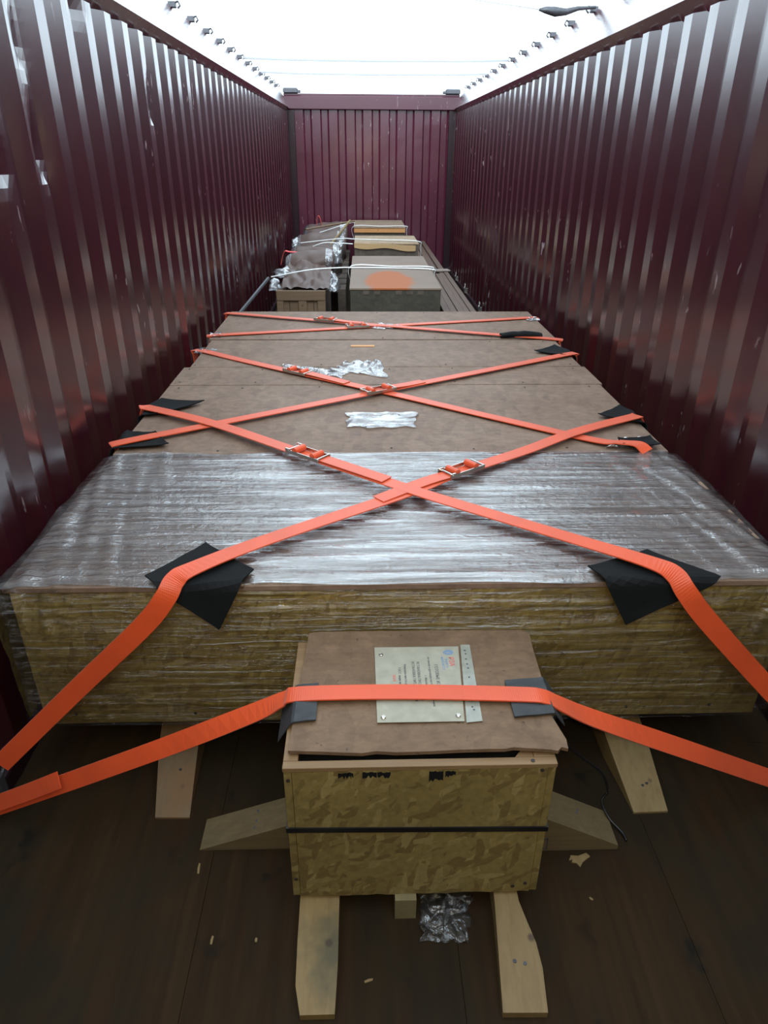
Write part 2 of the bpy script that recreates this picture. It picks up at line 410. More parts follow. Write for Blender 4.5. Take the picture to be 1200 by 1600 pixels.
# roof bows across the open top
for y in (7.5, 8.75):
    m = MB(); m.tube([(-1.21, y, 2.375), (-.8, y, 2.365), (0, y, 2.36), (.8, y, 2.365), (1.21, y, 2.375)], .012, 8)
    b = m.build('roof_bow', BOW, smooth=True)
    tag(b, 'thin pale roof bow across the open top, ' + ('nearer of the two' if y < 8 else 'farther one by the end wall'), 'roof bow', 'roof bows across the open top')
t = empty('tarp_rope', (1.1, 4.9, 2.36), 'frayed rope end with dark knot hanging off the right rail', 'rope')
MB().tube([(1.24, 4.95, 2.385), (1.13, 4.93, 2.375), (1.05, 4.89, 2.352), (.98, 4.86, 2.348), (.92, 4.84, 2.352), (.88, 4.83, 2.352)], [.008, .012, .018, .026, .018, .006], 8).build('rope_end', STEELD, t, True)
MB().tube([(.89, 4.83, 2.352), (.5, 4.7, 2.372), (0, 4.55, 2.38), (-.5, 4.6, 2.378), (-1.22, 4.7, 2.385)], .003, 6).build('thin_cord', BOW, t, True)

# ------------------------------------------------------------------ chips and marks on walls are in the paint; loose items follow
def screw_proto():
    m = MB(); m.tube([(0, 0, -.001), (0, 0, .0012)], .0045, 8); m.box(-.003, .003, -.0006, .0006, .0012, .0016)
    o = m.build('screw', mat_simple('rusty_screw', (.03, .02, .015), .6), None); return o
_sp = screw_proto(); SCREW = _sp.data; bpy.data.objects.remove(_sp)
def screw(parent, x, y, z, face='Z'):
    off = Vector((0, 0, 0)); p = parent
    while p is not None: off += Vector(p.location); p = p.parent
    o = bpy.data.objects.new('screw', SCREW); o.location = Vector((x, y, z)) - off
    if face == 'Y': o.rotation_euler = (PI/2, 0, 0)
    link(o, parent)

# ---------- big shrink-wrapped crate
CX0, CX1, CF, CB, CZ0, CZ1 = -1.05, .985, 1.48, 2.305, .19, .65
bc = empty('large_crate', (-.03, 1.9, 0), 'large low chipboard crate wrapped in clear film, nearest full-width crate', 'crate', 'full width crates in the row')
MB().box(CX0+.012, CX1-.012, CF, CF+.018, CZ0, CZ1-.018, .001).build('front_panel', OSBB, bc)
MB().box(CX0+.012, CX1-.012, CB-.018, CB, CZ0, CZ1-.018).build('back_panel', OSBB, bc)
for x in (CX0+.012, CX1-.03): MB().box(x, x+.018, CF+.019, CB-.019, CZ0, CZ1-.018).build('side_panel', OSBB, bc)
MB().box(CX0, CX1, CF-.008, CB, CZ1-.017, CZ1, .002).build('lid', TOP, bc)
MB().box(CX0+.03, CX1-.03, CF+.019, CB-.019, CZ0, CZ0+.018).build('base_panel', OSBB, bc)
for x in (-.86, -.03, .80): MB().box(x-.045, x+.045, CF+.20, CB-.02, 0, CZ0-.001, .003).build('skid', PINE, bc)
for x in (-.95, -.62, .44, .60, .84, -.36): screw(bc, x, CF-.001, CZ0+.025+.01*abs(x), 'Y')

def fold(v, k): return noise.noise(Vector(v))*k
def film_disp(p):
    x, y, z = p
    e = min(abs(x-CX0), abs(x-CX1))                 # near the ends the folds turn and grow
    g = max(0, 1-e/.35)
    a = noise.noise(Vector((x*1.1, y*30, z*30)))*.0038 + noise.noise(Vector((x*3.5+7, y*70, z*70)))*.0016
    b = noise.noise(Vector((x*30+y*7, y*3, z*9)))*.010 + noise.noise(Vector((x*45+y*12, y*22, z*22)))*.004
    return a*(1-g*.7) + b*g
def film_pt(s, v):
    """s runs across: down the left side, over the top, down the right; v runs from the back over the front edge and down"""
    side = .42; W = CX1-CX0; L = side*2 + W; q = s*L
    e = .008; rad = .03
    if q < side: x, zz, n = CX0-e, CZ1-(side-q), Vector((-1, 0, 0))
    elif q < side+W: x, zz, n = CX0+(q-side), CZ1+e, Vector((0, 0, 1))
    else: x, zz, n = CX1+e, CZ1-(q-side-W), Vector((1, 0, 0))
    return x, zz, n
fm = MB()
NU, NV = 220, 110
def f_top(i, j):
    x, z, n = film_pt(i, j); y = CB + .012 + .02*noise.noise(Vector((x*4, 3, 0))) + (CF-.012-CB-.012)*j
    p = Vector((x, y, z)) + n*(film_disp((x, y, z)) + .003)
    # baggy film standing away from the side edges
    if n.x: p += n*(.042 + .022*noise.noise(Vector((y*5, z*4, 2))))*max(0, 1-(CZ1-z)/.5)*min(1, (CZ1-z)/.06+.2)
    if n.z:
        ed = min(x-CX0, CX1-x)
        if ed < .05: p.z -= .012*(1-ed/.05)**2
    if j > .97: p.z -= .006 if n.z else 0
    return p
fm.grid(NU, NV, f_top)
def f_front(i, j):
    x = CX0-.012 + (CX1-CX0+.024)*i; z = CZ1+.004 - (CZ1-CZ0+.0)*j
    d = film_disp((x, 1.3, z))*(.8 if j > .3 else 1.2); sag = .02*math.sin(PI*min(1, j*1.4))*max(0, noise.noise(Vector((x*2, z*2, 4)))+.2)
    rd = .016*(1-math.exp(-j*7)) - .010; d = d*(1.7 if j < .35 else 1) + ((.0040*noise.noise(Vector((x*7, 5, z*95))) + .0022*noise.noise(Vector((x*30, 5, z*60)))) * max(0, 1-j/.36)**.5 if j < .36 else 0)
    return (x, CF-.010-max(0, d)*1.0-sag*.25 - rd, z)
fo = fm.build('shrink_film', FILM, bc, smooth=True, label='clear stretch film pulled in horizontal wrinkles')

MB().grid(240, 260, f_front).build('shrink_film', FILMF, bc, smooth=True, label='clear stretch film over the front panel')

# ---------- second crate (boarded top) and third crate
def wide_crate(name_loc, label, x0, x1, y0, y1, z0, z1, seams, xoff, mat=TOP):
    c = empty('large_crate', name_loc, label, 'crate', 'full width crates in the row')
    MB().box(x0+.012, x1-.012, y0+.004, y0+.022, z0, z1-.018).build('front_panel', OSBB, c)
    MB().box(x0+.012, x1-.012, y1-.022, y1-.004, z0, z1-.018).build('back_panel', OSBB, c)
    for x in (x0+.012, x1-.03): MB().box(x, x+.018, y0+.023, y1-.023, z0, z1-.018).build('side_panel', OSBB, c)
    MB().box(x0+.03, x1-.03, y0+.023, y1-.023, z0, z0+.018).build('base_panel', OSBB, c)
    for x in (x0+.2, (x0+x1)/2, x1-.2): MB().box(x-.045, x+.045, y0+.05, y1-.05, 0, z0-.001).build('skid', PINE, c)
    ys = [y0] + seams + [y1]
    for k in range(len(ys)-1):
        a, b = ys[k]+.002, ys[k+1]-.002; dz = (.0, .002, .0035)[k % 3]
        MB().box(x0+xoff[k][0], x1+xoff[k][1], a, b, z1-.017, z1+dz, .0015).build('lid_board', mat, c)
        n = 7
        for i in range(n):
            for yy in (a+.035, b-.035):
                if random.random() < .75: screw(c, x0+.05+(x1-x0-.1)*i/(n-1)+random.uniform(-.03, .03), yy+random.uniform(-.01, .01), z1+dz+.0005)
    return c
wide_crate((-.03, 3.1, 0), 'bare brown boarded crate directly behind the film-wrapped crate, topped by two crossed straps', -1.045, .975, 2.33, 4.02, .19, .652, [3.16, 3.46], [(0, 0), (.0, .012), (.03, -.005)])
wide_crate((-.03, 4.45, 0), 'shallow brown boarded crate beyond the dark gap, third full-width crate from the front', -1.04, .995, 4.065, 4.86, .19, .650, [], [(0, 0)])

# splinter of brown tape on the second crate
o = MB().box(-.212, -.08, 3.86, 3.895, .6565, .6585).build('tape_strip', PINEO); tag(o, 'short brown strip lying near the far edge of the second crate', 'tape')

def crumple(name, corners, z, h, label, cat='plastic film', group=None, mat=None, n=26, seed=0, surf=None):
    """a rumpled sheet over a quad outline"""
    c = [Vector((a, b, 0)) for a, b in corners]
    def fn(i, j):
        p = c[0]*(1-i)*(1-j) + c[1]*i*(1-j) + c[2]*i*j + c[3]*(1-i)*j
        r = 1.0 if 0 < i < 1 and 0 < j < 1 else .4
        p = p + Vector((noise.noise(Vector((i*4, j*4, seed)))*.035, noise.noise(Vector((i*4, j*4, seed+9)))*.035, 0))
        hz = abs(noise.noise(Vector((i*4, j*3, seed+3))))*h*1.3*r + abs(noise.noise(Vector((i*11, j*8, seed))))*h*.3*r
        return (p.x, p.y, z + hz)
    o = MB().grid(n, n, fn).build(name, mat or FILMS, smooth=True)
    return tag(o, label, cat, group)
G = 'scraps of clear film on the crates'
crumple('film_scrap', [(-.209, 2.585), (.055, 2.580), (.085, 2.755), (-.212, 2.765)], .657, .010, 'flat oblong patch of clear film in the middle of the second crate', seed=1, group=G)
crumple('film_scrap', [(-.31, 3.40), (-.03, 3.26), (-.05, 3.57), (-.25, 3.50)], .657, .022, 'crumpled clump of clear film behind the strap ratchet on the second crate', seed=2, group=G)
crumple('film_scrap', [(-.56, 3.43), (-.25, 3.25), (-.22, 3.36), (-.54, 3.49)], .657, .014, 'narrow shiny film strip lying along the left strap of the second crate', seed=3, group=G)
crumple('film_scrap', [(-.12, 4.33), (.10, 4.31), (.11, 4.43), (-.10, 4.44)], .655, .012, 'small scrap of clear film under the ratchet of the third crate', seed=4, group=G)
crumple('film_scrap', [(-1.06, 3.73), (-.96, 3.72), (-.94, 3.80), (-1.05, 3.83)], .657, .010, 'wad of film under a strap at the left edge of the second crate', seed=5, group=G)
crumple('film_scrap', [(.76, 2.36), (.93, 2.345), (.93, 2.43), (.80, 2.42)], .657, .016, 'film tuck under the strap at the right corner by the wrapped crate', seed=6, group=G)
crumple('film_scrap', [(-1.04, 4.12), (-.97, 4.12), (-.96, 4.19), (-1.04, 4.20)], .653, .012, 'film wad at the near left edge of the third crate', seed=8, group=G)
crumple('film_scrap', [(.93, 4.56), (1.0, 4.55), (1.0, 4.64), (.95, 4.64)], .653, .014, 'film wad at the far right corner of the third crate', seed=9, group=G)

# ------------------------------------------------------------------ edge pads
def pad(label, corners, edge, s_dir, z, mat=FELT, th=.004, lift=.0, curl=.006, n=14, seed=0):
    """corners in (along, s): s>0 lies on the top, s<0 folds down over the edge.
       edge: ('Y', value, -1) edge at y=value facing -Y ; ('X', value, +-1) edge at x=value"""
    ax, ev, sg = edge; c = [Vector((a, b)) for a, b in corners]; r = .012
    def place(a, s, o):
        if s > 0: out, down, nn = -s, 0, (0, 1)
        elif s > -r*1.5: t_ = -s/(r*1.5)*PI/2; out, down, nn = r*math.sin(t_)*.8, r*(1-math.cos(t_)), (math.sin(t_), math.cos(t_))
        else: out, down, nn = r*.8, r + (-s-r*1.5), (1, 0)
        out += nn[0]*o; zz = z - down + nn[1]*o
        return (a, ev+sg*out, zz) if ax == 'Y' else (ev+sg*out, a, zz)
    def fn(k):
        def g(i, j):
            p = c[0]*(1-i)*(1-j) + c[1]*i*(1-j) + c[2]*i*j + c[3]*(1-i)*j
            ed = (abs(i-.5)*2)**4 + (abs(j-.5)*2)**4
            return place(p.x, p.y, lift + th*k + .003 + curl*ed + .002*noise.noise(Vector((i*4, j*4, seed))))
        return g
    m = MB(); m.grid(n, n, fn(0)); m.grid(n, n, fn(1))
    N = n+1; base = N*N
    rim = [i for i in range(n)] + [n + j*N for j in range(n)] + [n*N + n - i for i in range(n)] + [(n-j)*N for j in range(n)]
    for q in range(len(rim)):
        a, b = rim[q], rim[(q+1) % len(rim)]; m.f.append((a, b, b+base, a+base))
    o = m.build('edge_pad', mat, smooth=False); return tag(o, label, 'edge pad', 'black edge pads under the straps')
ZP = CZ1 + .012
pad('black felt pad on the left front edge of the wrapped crate', [(-.695, .02), (-.515, -.135), (-.425, .045), (-.575, .185)], ('Y', CF-.012, -1), 1, ZP, seed=1, curl=.003)
pad('black felt pad on the right front edge of the wrapped crate', [(.435, .045), (.535, -.135), (.76, -.005), (.62, .125)], ('Y', CF-.012, -1), 1, ZP, seed=2, curl=.003)
pad('dark pointed pad at the left edge of the second crate, farther of two', [(2.91, .03), (2.88, .22), (2.72, .06), (2.70, -.08)], ('X', -1.045, -1), 1, .656, seed=3)
pad('dark pad at the left edge of the second crate, next to the film', [(2.52, .0), (2.51, .11), (2.385, .19), (2.345, -.06)], ('X', -1.045, -1), 1, .656, seed=4)
pad('dark pad at the far right edge of the second crate', [(3.84, .05), (3.72, .19), (3.64, .06), (3.62, -.08)], ('X', .975, 1), 1, .656, seed=5)
pad('dark pad at the right edge of the second crate, middle of its side', [(2.80, .03), (2.69, .155), (2.60, .02), (2.58, -.09)], ('X', .975, 1), 1, .656, seed=6)
pad('small black pad at the right corner where a strap meets the film', [(2.42, .04), (2.40, .17), (2.34, .17), (2.335, .03)], ('X', .975, 1), 1, .664, seed=7)
# rolled dark pad on the third crate
def roll(i, j):
    a = 2*PI*j; x = .665 + .245*i; r_ = .018*(1-.35*(abs(i-.5)*2)**3) + .003*noise.noise(Vector((i*6, j*3, 1)))
    return (x, 4.085+.02*math.cos(a)*1.3, .6555 + r_*(1+math.sin(a)))
o = MB().grid(16, 12, roll).build('edge_pad', FELT, smooth=True); tag(o, 'rolled black pad at the near right edge of the third crate', 'edge pad', 'black edge pads under the straps')

# ------------------------------------------------------------------ straps
def catmull(P, sub=10):
    out = []
    for i in range(len(P)-1):
        p0, p1, p2, p3 = P[max(i-1, 0)], P[i], P[i+1], P[min(i+2, len(P)-1)]
        for k in range(sub):
            t_ = k/sub
            out.append(.5*((2*p1) + (p2-p0)*t_ + (2*p0-5*p1+4*p2-p3)*t_*t_ + (3*p1-p0-3*p2+p3)*t_**3))
    out.append(P[-1]); return out
def ribbon(m, pts, wv, w=.05, th=.0035, sub=8):
    """pts: centre line; wv: width direction per point"""
    C_ = catmull([Vector(p) for p in pts], sub); W = catmull([Vector(q).normalized() for q in wv], sub)
    v = []; n = len(C_)
    for i in range(n):
        d = (C_[min(i+1, n-1)] - C_[max(i-1, 0)]).normalized(); u = (W[i] - d*W[i].dot(d)).normalized(); nn = d.cross(u)*th/2
        for a, b in ((-1, -1), (1, -1), (1, 1), (-1, 1)): v.append(C_[i] + u*(a*w/2) + nn*b)
    f = [(4*i+k, 4*i+(k+1) % 4, 4*i+4+(k+1) % 4, 4*i+4+k) for i in range(n-1) for k in range(4)] + [(3, 2, 1, 0), (4*n-4, 4*n-3, 4*n-2, 4*n-1)]
    m.add(v, f); return m
def flat(p, q, z=0):   # horizontal width vector for a segment
    d = Vector(q) - Vector(p); return Vector((-d.y, d.x, 0)).normalized()

def ratchet(parent, c, d, z, s=1.0):
    """folded ratchet: two side plates, handle bar, two rolls of webbing and the loose tail"""
    c = Vector((c[0], c[1], z)); d = Vector((d[0], d[1], 0)).normalized(); w = Vector((-d.y, d.x, 0)); up = Vector((0, 0, 1))
    def B(m, a0, a1, b0, b1, z0, z1):
        m.hexa([c + d*a + w*b + up*zz for zz in (z0, z1) for a, b in ((a0, b0), (a1, b0), (a1, b1), (a0, b1))])
    for sd in (-1, 1):
        m = MB(); B(m, -.075*s, .075*s, sd*.028, sd*.031, .002, .014)
        B(m, -.082*s, -.06*s, sd*.027, sd*.032, .004, .019); m.build('side_plate', METAL, parent)
    for a in (-.07, .068):
        MB().tube([c + d*a*s + w*-.033 + up*.012, c + d*a*s + w*.033 + up*.012], .004, 8).build('cross_bar', METAL, parent)
    for a in (-.045*s, .04*s):
        m = MB(); v = []
        m.tube([c + d*a + w*-.025 + up*.013, c + d*a + w*.025 + up*.013], .012, 12); m.build('webbing_roll', STRAP, parent, smooth=False)

def strap(label, pts, wv, w=.05, rat=None, tail=None, th=.0035):
    t_ = empty('ratchet_strap', tuple(pts[0]), label, 'strap', 'orange lashing straps')
    ribbon(MB(), pts, wv, w, th).build('webbing', STRAP, t_)
    if rat: ratchet(t_, *rat)
    if tail: ribbon(MB(), tail[0], tail[1], w*.96, .003, 6).build('loose_tail', STRAP, t_)
    return t_

def top_strap(label, a, b, z, zs=None, rat_t=None, tail_dir=1, drop=True, w=.05, s=1.0, zmid=None, tail_len=.3):
    """strap straight across a crate top from a to b (x, y), folding down past both edges"""
    A = Vector((*a, z)); B_ = Vector((*b, z)); d = (B_-A).normalized(); wvh = Vector((-d.y, d.x, 0))
    ends = lambda P, sg: [P + d*sg*.012 - Vector((0, 0, .012)), P + d*sg*.022 - Vector((0, 0, .05)), P + d*sg*.03 - Vector((0, 0, .28))]
    pts = list(reversed(ends(A, -1))) + [A]
    n = 6
    for k in range(1, n): 
        q = A.lerp(B_, k/n); pts.append(q + Vector((0, 0, (zmid or 0)*math.sin(PI*k/n))))
    pts += [B_] + ends(B_, 1)
    R_ = None; T = None
    if rat_t is not None:
        c = A.lerp(B_, rat_t); R_ = ((c.x, c.y), (d.x*tail_dir, d.y*tail_dir), z+.001, s)
        q0 = c + d*tail_dir*.05 + Vector((0, 0, .012)); q1 = c + d*tail_dir*(.05+tail_len*.5) + Vector((0, 0, .0055)); q2 = c + d*tail_dir*(.05+tail_len) + Vector((0, 0, .0045))
        sk = wvh*.006; T = ([q0, q1 + sk, q2 + sk*1.5], [wvh]*3)
    return strap(label, pts, [wvh]*len(pts), w, R_, T)

# on the third crate
top_strap('orange strap on the third crate running from near left to far right', (-1.035, 4.135), (.985, 4.63), .657, rat_t=.425, tail_dir=1, s=.9, tail_len=.12)
top_strap('orange strap on the third crate running from far left to near right pad', (-1.035, 4.745), (.985, 3.985+.02), .6625, rat_t=.325, tail_dir=1, s=.9, tail_len=.2)
# on the second crate
top_strap('orange strap on the second crate from near left pad to far right pad', (-1.04, 2.405), (.975, 3.665), .668, rat_t=.48, tail_dir=1, tail_len=.2)
strap('orange strap on the second crate from far left edge into the wrapped corner at right',
      [(-1.07, 3.80, .40), (-1.062, 3.795, .62), (-1.045, 3.785, .659), (-.8, 3.59, .661), (-.514, 3.365, .663), (-.05, 3.02, .663), (.4, 2.67, .662), (.72, 2.42, .664), (.80, 2.365, .676), (.86, 2.335, .678), (.885, 2.305, .662)],
      [(0, 1, 0), (.3, 1, 0), (.62, .78, 0), (.62, .78, 0), (.6, .8, 0), (.6, .8, 0), (.62, .78, 0), (.62, .78, 0), (.8, .5, 0), (1, .25, 0), (1, .1, 0)], .05,
      ((-.46, 3.325), (.8, -.6), .663, .9), ([(-.42, 3.295, .674), (-.32, 3.225, .670), (-.22, 3.145, .668)], [(.6, .8, 0)]*3))
# over the wrapped crate: two long crossing straps
E = [(-1.13, 1.374, .148), (-.90, 1.42, .365), (-.70, 1.430, .560), (-.635, 1.438, .640), (-.612, 1.462, .676), (-.572, 1.50, .687), (-.4, 1.655, .682), (-.0, 1.95, .679), (.157, 2.086, .679), (.43, 2.285, .676), (.67, 2.478, .674), (.944, 2.648, .671), (.975, 2.668, .664), (1.0, 2.68, .60), (1.01, 2.69, .38)]
wt = (-.59, .81, 0)
strap('orange strap bent over the front left felt pad, rising to the right side', E,
      [(-.55, .1, .83), (-.62, .05, .78), (-.66, .10, .70), (-.66, .2, .6), (-.66, .45, .35), (-.62, .7, .1), wt, wt, wt, wt, wt, wt, wt, (-.4, .9, 0), (0, 1, 0)], .053,
      ((.185, 2.105), (.8, .6), .680, 1.0), ([(.14, 2.065, .687), (.05, 2.01, .685), (-.10, 1.89, .683)], [wt]*3))
wt2 = (.59, .81, 0)
F_ = [(1.14, 1.335, .155), (.934, 1.40, .354), (.735, 1.424, .560), (.668, 1.436, .640), (.640, 1.462, .677), (.590, 1.505, .688), (.42, 1.645, .683), (.15, 1.845, .683), (0, 1.958, .684), (-.32, 2.23, .680), (-.72, 2.575, .676), (-1.02, 2.775, .672), (-1.05, 2.79, .664), (-1.068, 2.80, .60), (-1.075, 2.80, .38)]
strap('orange strap bent over the front right felt pad, rising to the left side', F_,
      [(.62, .05, .78), (.66, .05, .74), (.68, .1, .70), (.66, .2, .6), (.66, .45, .35), (.62, .7, .1), wt2, wt2, wt2, wt2, wt2, wt2, wt2, (.4, .9, 0), (0, 1, 0)], .053,
      ((-.335, 2.24), (.77, -.64), .681, 1.0), ([(-.29, 2.205, .688), (-.19, 2.12, .689), (-.07, 2.02, .689)], [wt2]*3))
# over the small crate
S = [(-1.14, 1.325, .045), (-.90, 1.305, .165), (-.62, 1.275, .315), (-.40, 1.245, .445), (-.335, 1.235, .490), (-.29, 1.229, .512), (-.05, 1.228, .514), (.2, 1.215, .514), (.268, 1.208, .512), (.31, 1.205, .490), (.40, 1.22, .430), (.65, 1.265, .285), (.962, 1.325, .10), (1.12, 1.35, .012)]
sw = [(-.25, .45, .85), (-.25, .45, .85), (-.2, .55, .7), (-.1, .8, .4), (0, 1, .1), (0, 1, 0), (0, 1, 0), (0, 1, 0), (0, 1, 0), (.05, 1, .1), (.1, .9, .3), (.2, .7, .6), (.2, .6, .7), (.2, .6, .7)]
st = strap('orange strap stretched across the lid of the small front crate', S, sw, .048)
MB().add([(-.995, 1.30, .142), (-.94, 1.29, .175), (-.925, 1.30, .205), (-.90, 1.298, .182)], [(0, 1, 2), (1, 3, 2)])
ribbon(MB(), [(-1.14, 1.318, .062), (-1.03, 1.305, .122), (-.935, 1.292, .178)], sw[:3], .044, .003, 6).build('loose_tail', STRAP, st)

# ------------------------------------------------------------------ small front crate
SX0, SX1, SF, SB, SZ0, SZ1 = -.315, .258, 1.034, 1.450, .07, .488
sc_ = empty('small_crate', (-.03, 1.25, 0), 'small chipboard crate with loose brown lid, black band and pinned paper', 'crate')
def taper_panel(name, x0, x1, y0, y1, mat, tx=0.0):
    m = MB(); m.hexa([(x0+tx, y0, SZ0), (x1-tx, y0, SZ0), (x1-tx, y1, SZ0), (x0+tx, y1, SZ0), (x0, y0, SZ1), (x1, y0, SZ1), (x1, y1, SZ1), (x0, y1, SZ1)])
    return m.build(name, mat, sc_)
fp = MB(); N_ = 24
v = []; 
for z, in ((SZ0,), (SZ1-.012,)):
    for k in range(N_+1):
        x = SX0+.018 + (SX1-SX0-.036)*k/N_
        zz = z + (random.uniform(-.003, .002) if z == SZ0 else 0); v.append((x, SF, zz))
nn_ = N_+1; v += [(a, b+.016, c) for a, b, c in v]
f = [(k, k+1, nn_+k+1, nn_+k) for k in range(N_)] + [(2*nn_+k, 3*nn_+k, 3*nn_+k+1, 2*nn_+k+1) for k in range(N_)] + \
    [(k, 2*nn_+k, 2*nn_+k+1, k+1) for k in range(N_)] + [(nn_+k, nn_+k+1, 3*nn_+k+1, 3*nn_+k) for k in range(N_)] + [(0, nn_, 3*nn_, 2*nn_), (N_, 2*nn_+N_, 3*nn_+N_, nn_+N_)]
fp.add(v, f).build('front_panel', OSB, sc_)
MB().box(SX0, SX0+.017, SF+.002, SB, SZ0, SZ1-.012, .001).build('side_panel', OSB, sc_)
MB().box(SX1-.017, SX1, SF+.002, SB, SZ0, SZ1-.012, .001).build('side_panel', OSB, sc_)
MB().box(SX0+.018, SX1-.018, SB-.017, SB, SZ0, SZ1-.012).build('back_panel', OSB, sc_)
MB().box(SX0+.018, SX1-.018, SF+.017, SB-.018, SZ0, SZ0+.012).build('base_panel', OSB, sc_)
RAIL = mat_pine('crate_rail', (.16, .09, .04), (.21, .13, .06), 'X')
MB().box(SX0-.001, SX1+.001, SF-.001, SF+.019, SZ1-.0115, SZ1, .001).build('top_rail', RAIL, sc_)
MB().box(SX0-.001, SX0+.03, SF+.020, SB, SZ1-.0115, SZ1, .001).build('top_rail', RAIL, sc_)
MB().box(SX1-.045, SX1+.001, SF+.020, SB, SZ1-.0115, SZ1, .001).build('top_rail', RAIL, sc_)
crn = MB(); crn.prism([(SX1-.085, SF+.02), (SX1-.046, SF+.02), (SX1-.046, SF+.07), (SX1-.055, SF+.055)], SZ1-.012, SZ1-.001); crn.build('corner_block', RAIL, sc_)
def inner(i, j):
    x = SX0+.03 + (SX1-SX0-.08)*i; y = SF+.02 + .36*j
    return (x, y, SZ1-.045 + .018*noise.noise(Vector((x*25, y*25, 2))) + .008*noise.noise(Vector((x*70, y*70, 2))))
MB().grid(40, 30, inner).build('black_liner', mat_simple('black_plastic_liner', (.01, .011, .012), .2, .4, 60, Specular_IOR_Level=1.0), sc_, True, label='crumpled black plastic inside')
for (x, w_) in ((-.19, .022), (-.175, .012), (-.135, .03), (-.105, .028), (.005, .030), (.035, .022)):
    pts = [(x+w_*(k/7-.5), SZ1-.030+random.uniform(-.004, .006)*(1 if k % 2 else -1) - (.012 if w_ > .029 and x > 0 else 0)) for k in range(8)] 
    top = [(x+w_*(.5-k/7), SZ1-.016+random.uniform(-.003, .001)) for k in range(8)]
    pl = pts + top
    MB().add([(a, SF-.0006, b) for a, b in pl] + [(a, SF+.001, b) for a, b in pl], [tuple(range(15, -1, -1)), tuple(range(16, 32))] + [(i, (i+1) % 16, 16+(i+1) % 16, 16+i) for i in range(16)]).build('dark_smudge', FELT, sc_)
# lid: bent sheet with chipped corners
top_poly = [(-.306, 1.066), (-.30, 1.25), (-.288, 1.456), (-.26, 1.460), (.262, 1.460), (.285, 1.444), (.282, 1.30), (.274, 1.16), (.288, 1.085), (.285, 1.058), (.272, 1.063), (.262, 1.052), (.245, 1.056), (.20, 1.06), (.17, 1.063), (.15, 1.059), (.05, 1.061), (-.08, 1.062), (-.12, 1.066), (-.15, 1.061)]
bm = bmesh.new()
vs_ = [bm.verts.new((x, y, 0)) for x, y in top_poly]; bm.faces.new(vs_)
for axis, vals in (('x', [-.24+.06*k for k in range(9)]), ('y', [1.09+.05*k for k in range(8)])):
    for val in vals:
        bmesh.ops.bisect_plane(bm, geom=bm.verts[:]+bm.edges[:]+bm.faces[:], plane_co=(val, 0, 0) if axis == 'x' else (0, val, 0), plane_no=(1, 0, 0) if axis == 'x' else (0, 1, 0))
for q in bm.verts:
    x, y = q.co.x, q.co.y; fr_ = max(0, (1.16-y)/.10)
    q.co.z = SZ1 + .004 + .006*max(0, x-.0)*fr_/.28 + .003*fr_*math.sin(x*14) + .001*noise.noise(Vector((x*6, y*6, 0))) + .012*max(0, y-1.408)/.052
bmesh.ops.recalc_face_normals(bm, faces=bm.faces)
bm.verts.index_update(); me_v = [v_.co.copy() for v_ in bm.verts]; me_f = [[v_.index for v_ in f_.verts] for f_ in bm.faces]
be = [(e.verts[0].index, e.verts[1].index) for e in bm.edges if e.is_boundary]; bm.free()
m = MB(); n0 = len(me_v); m.add(me_v + [c_ + Vector((0, 0, .009)) for c_ in me_v], me_f + [[i+n0 for i in f_] for f_ in me_f] + [(a, b, b+n0, a+n0) for a, b in be])
m.build('lid', LID, sc_)
ZL = SZ1 + .0155
# black plastic band round the crate
zb = .285
bd = MB()
for (x0, x1, y0, y1, dz0, dz1) in ((SX0-.003, SX1+.003, SF-.003, SF, .008, -.004),):
    bd.hexa([(x0, y0, zb+dz0), (x1, y0, zb+dz1), (x1, y1, zb+dz1), (x0, y1, zb+dz0), (x0, y0, zb+dz0+.014), (x1, y0, zb+dz1+.014), (x1, y1, zb+dz1+.014), (x0, y1, zb+dz0+.014)])
bd.box(SX0-.003, SX0, SF, SB, zb+.006, zb+.020); bd.box(SX1, SX1+.003, SF, SB, zb-.004, zb+.010); bd.box(SX0-.003, SX1+.003, SB, SB+.003, zb, zb+.014)
bd.build('black_band', BLACK, sc_)
for x, z in ((SX0+.009, .13), (SX0+.009, .30), (SX0+.009, .45), (SX1-.03, .47), (SX1-.03, .10), (.20, .09)): screw(sc_, x, SF-.001 if abs(x-SX0) > .02 else SF+.001, z, 'Y')
for x, y in ((SX1-.018, SF+.035), (SX1-.05, SF+.008)): screw(sc_, x, y, SZ1+.0005)
# printed sheet in a punched plastic sleeve, pinned to the lid
PX0, PX1, PYa, PYb = -.117, .094, 1.141, 1.402
sh = empty('paper_notice', ((PX0+PX1)/2, (PYa+PYb)/2, ZL), 'white printed sheet in a punched clear sleeve pinned to the small crate lid', 'notice')
def quadp(z, off=0):
    return [(PX0+off, PYa+off, z), (PX1-.018-off, PYa+off, z), (PX1-off, PYb-off, z), (PX0-.002+off, PYb-off, z)]
m = MB(); q_ = quadp(ZL+.0015); m.hexa(q_ + [(a, b, c+.0006) for a, b, c in q_]); m.build('sheet', PAPER, sh)
st_ = MB()
st_.hexa([(PX1-.014, PYa-.004, ZL+.0015), (PX1+.022, PYa+.000, ZL+.0015), (PX1+.030, PYb+.006, ZL+.0015), (PX1+.006, PYb+.006, ZL+.0015)] +
         [(PX1-.014, PYa-.004, ZL+.0022), (PX1+.022, PYa+.000, ZL+.0022), (PX1+.030, PYb+.006, ZL+.0022), (PX1+.006, PYb+.006, ZL+.0022)])
st_.build('punched_strip', mat_simple('sleeve_edge', (.25, .255, .215), .25), sh)
hl = MB()
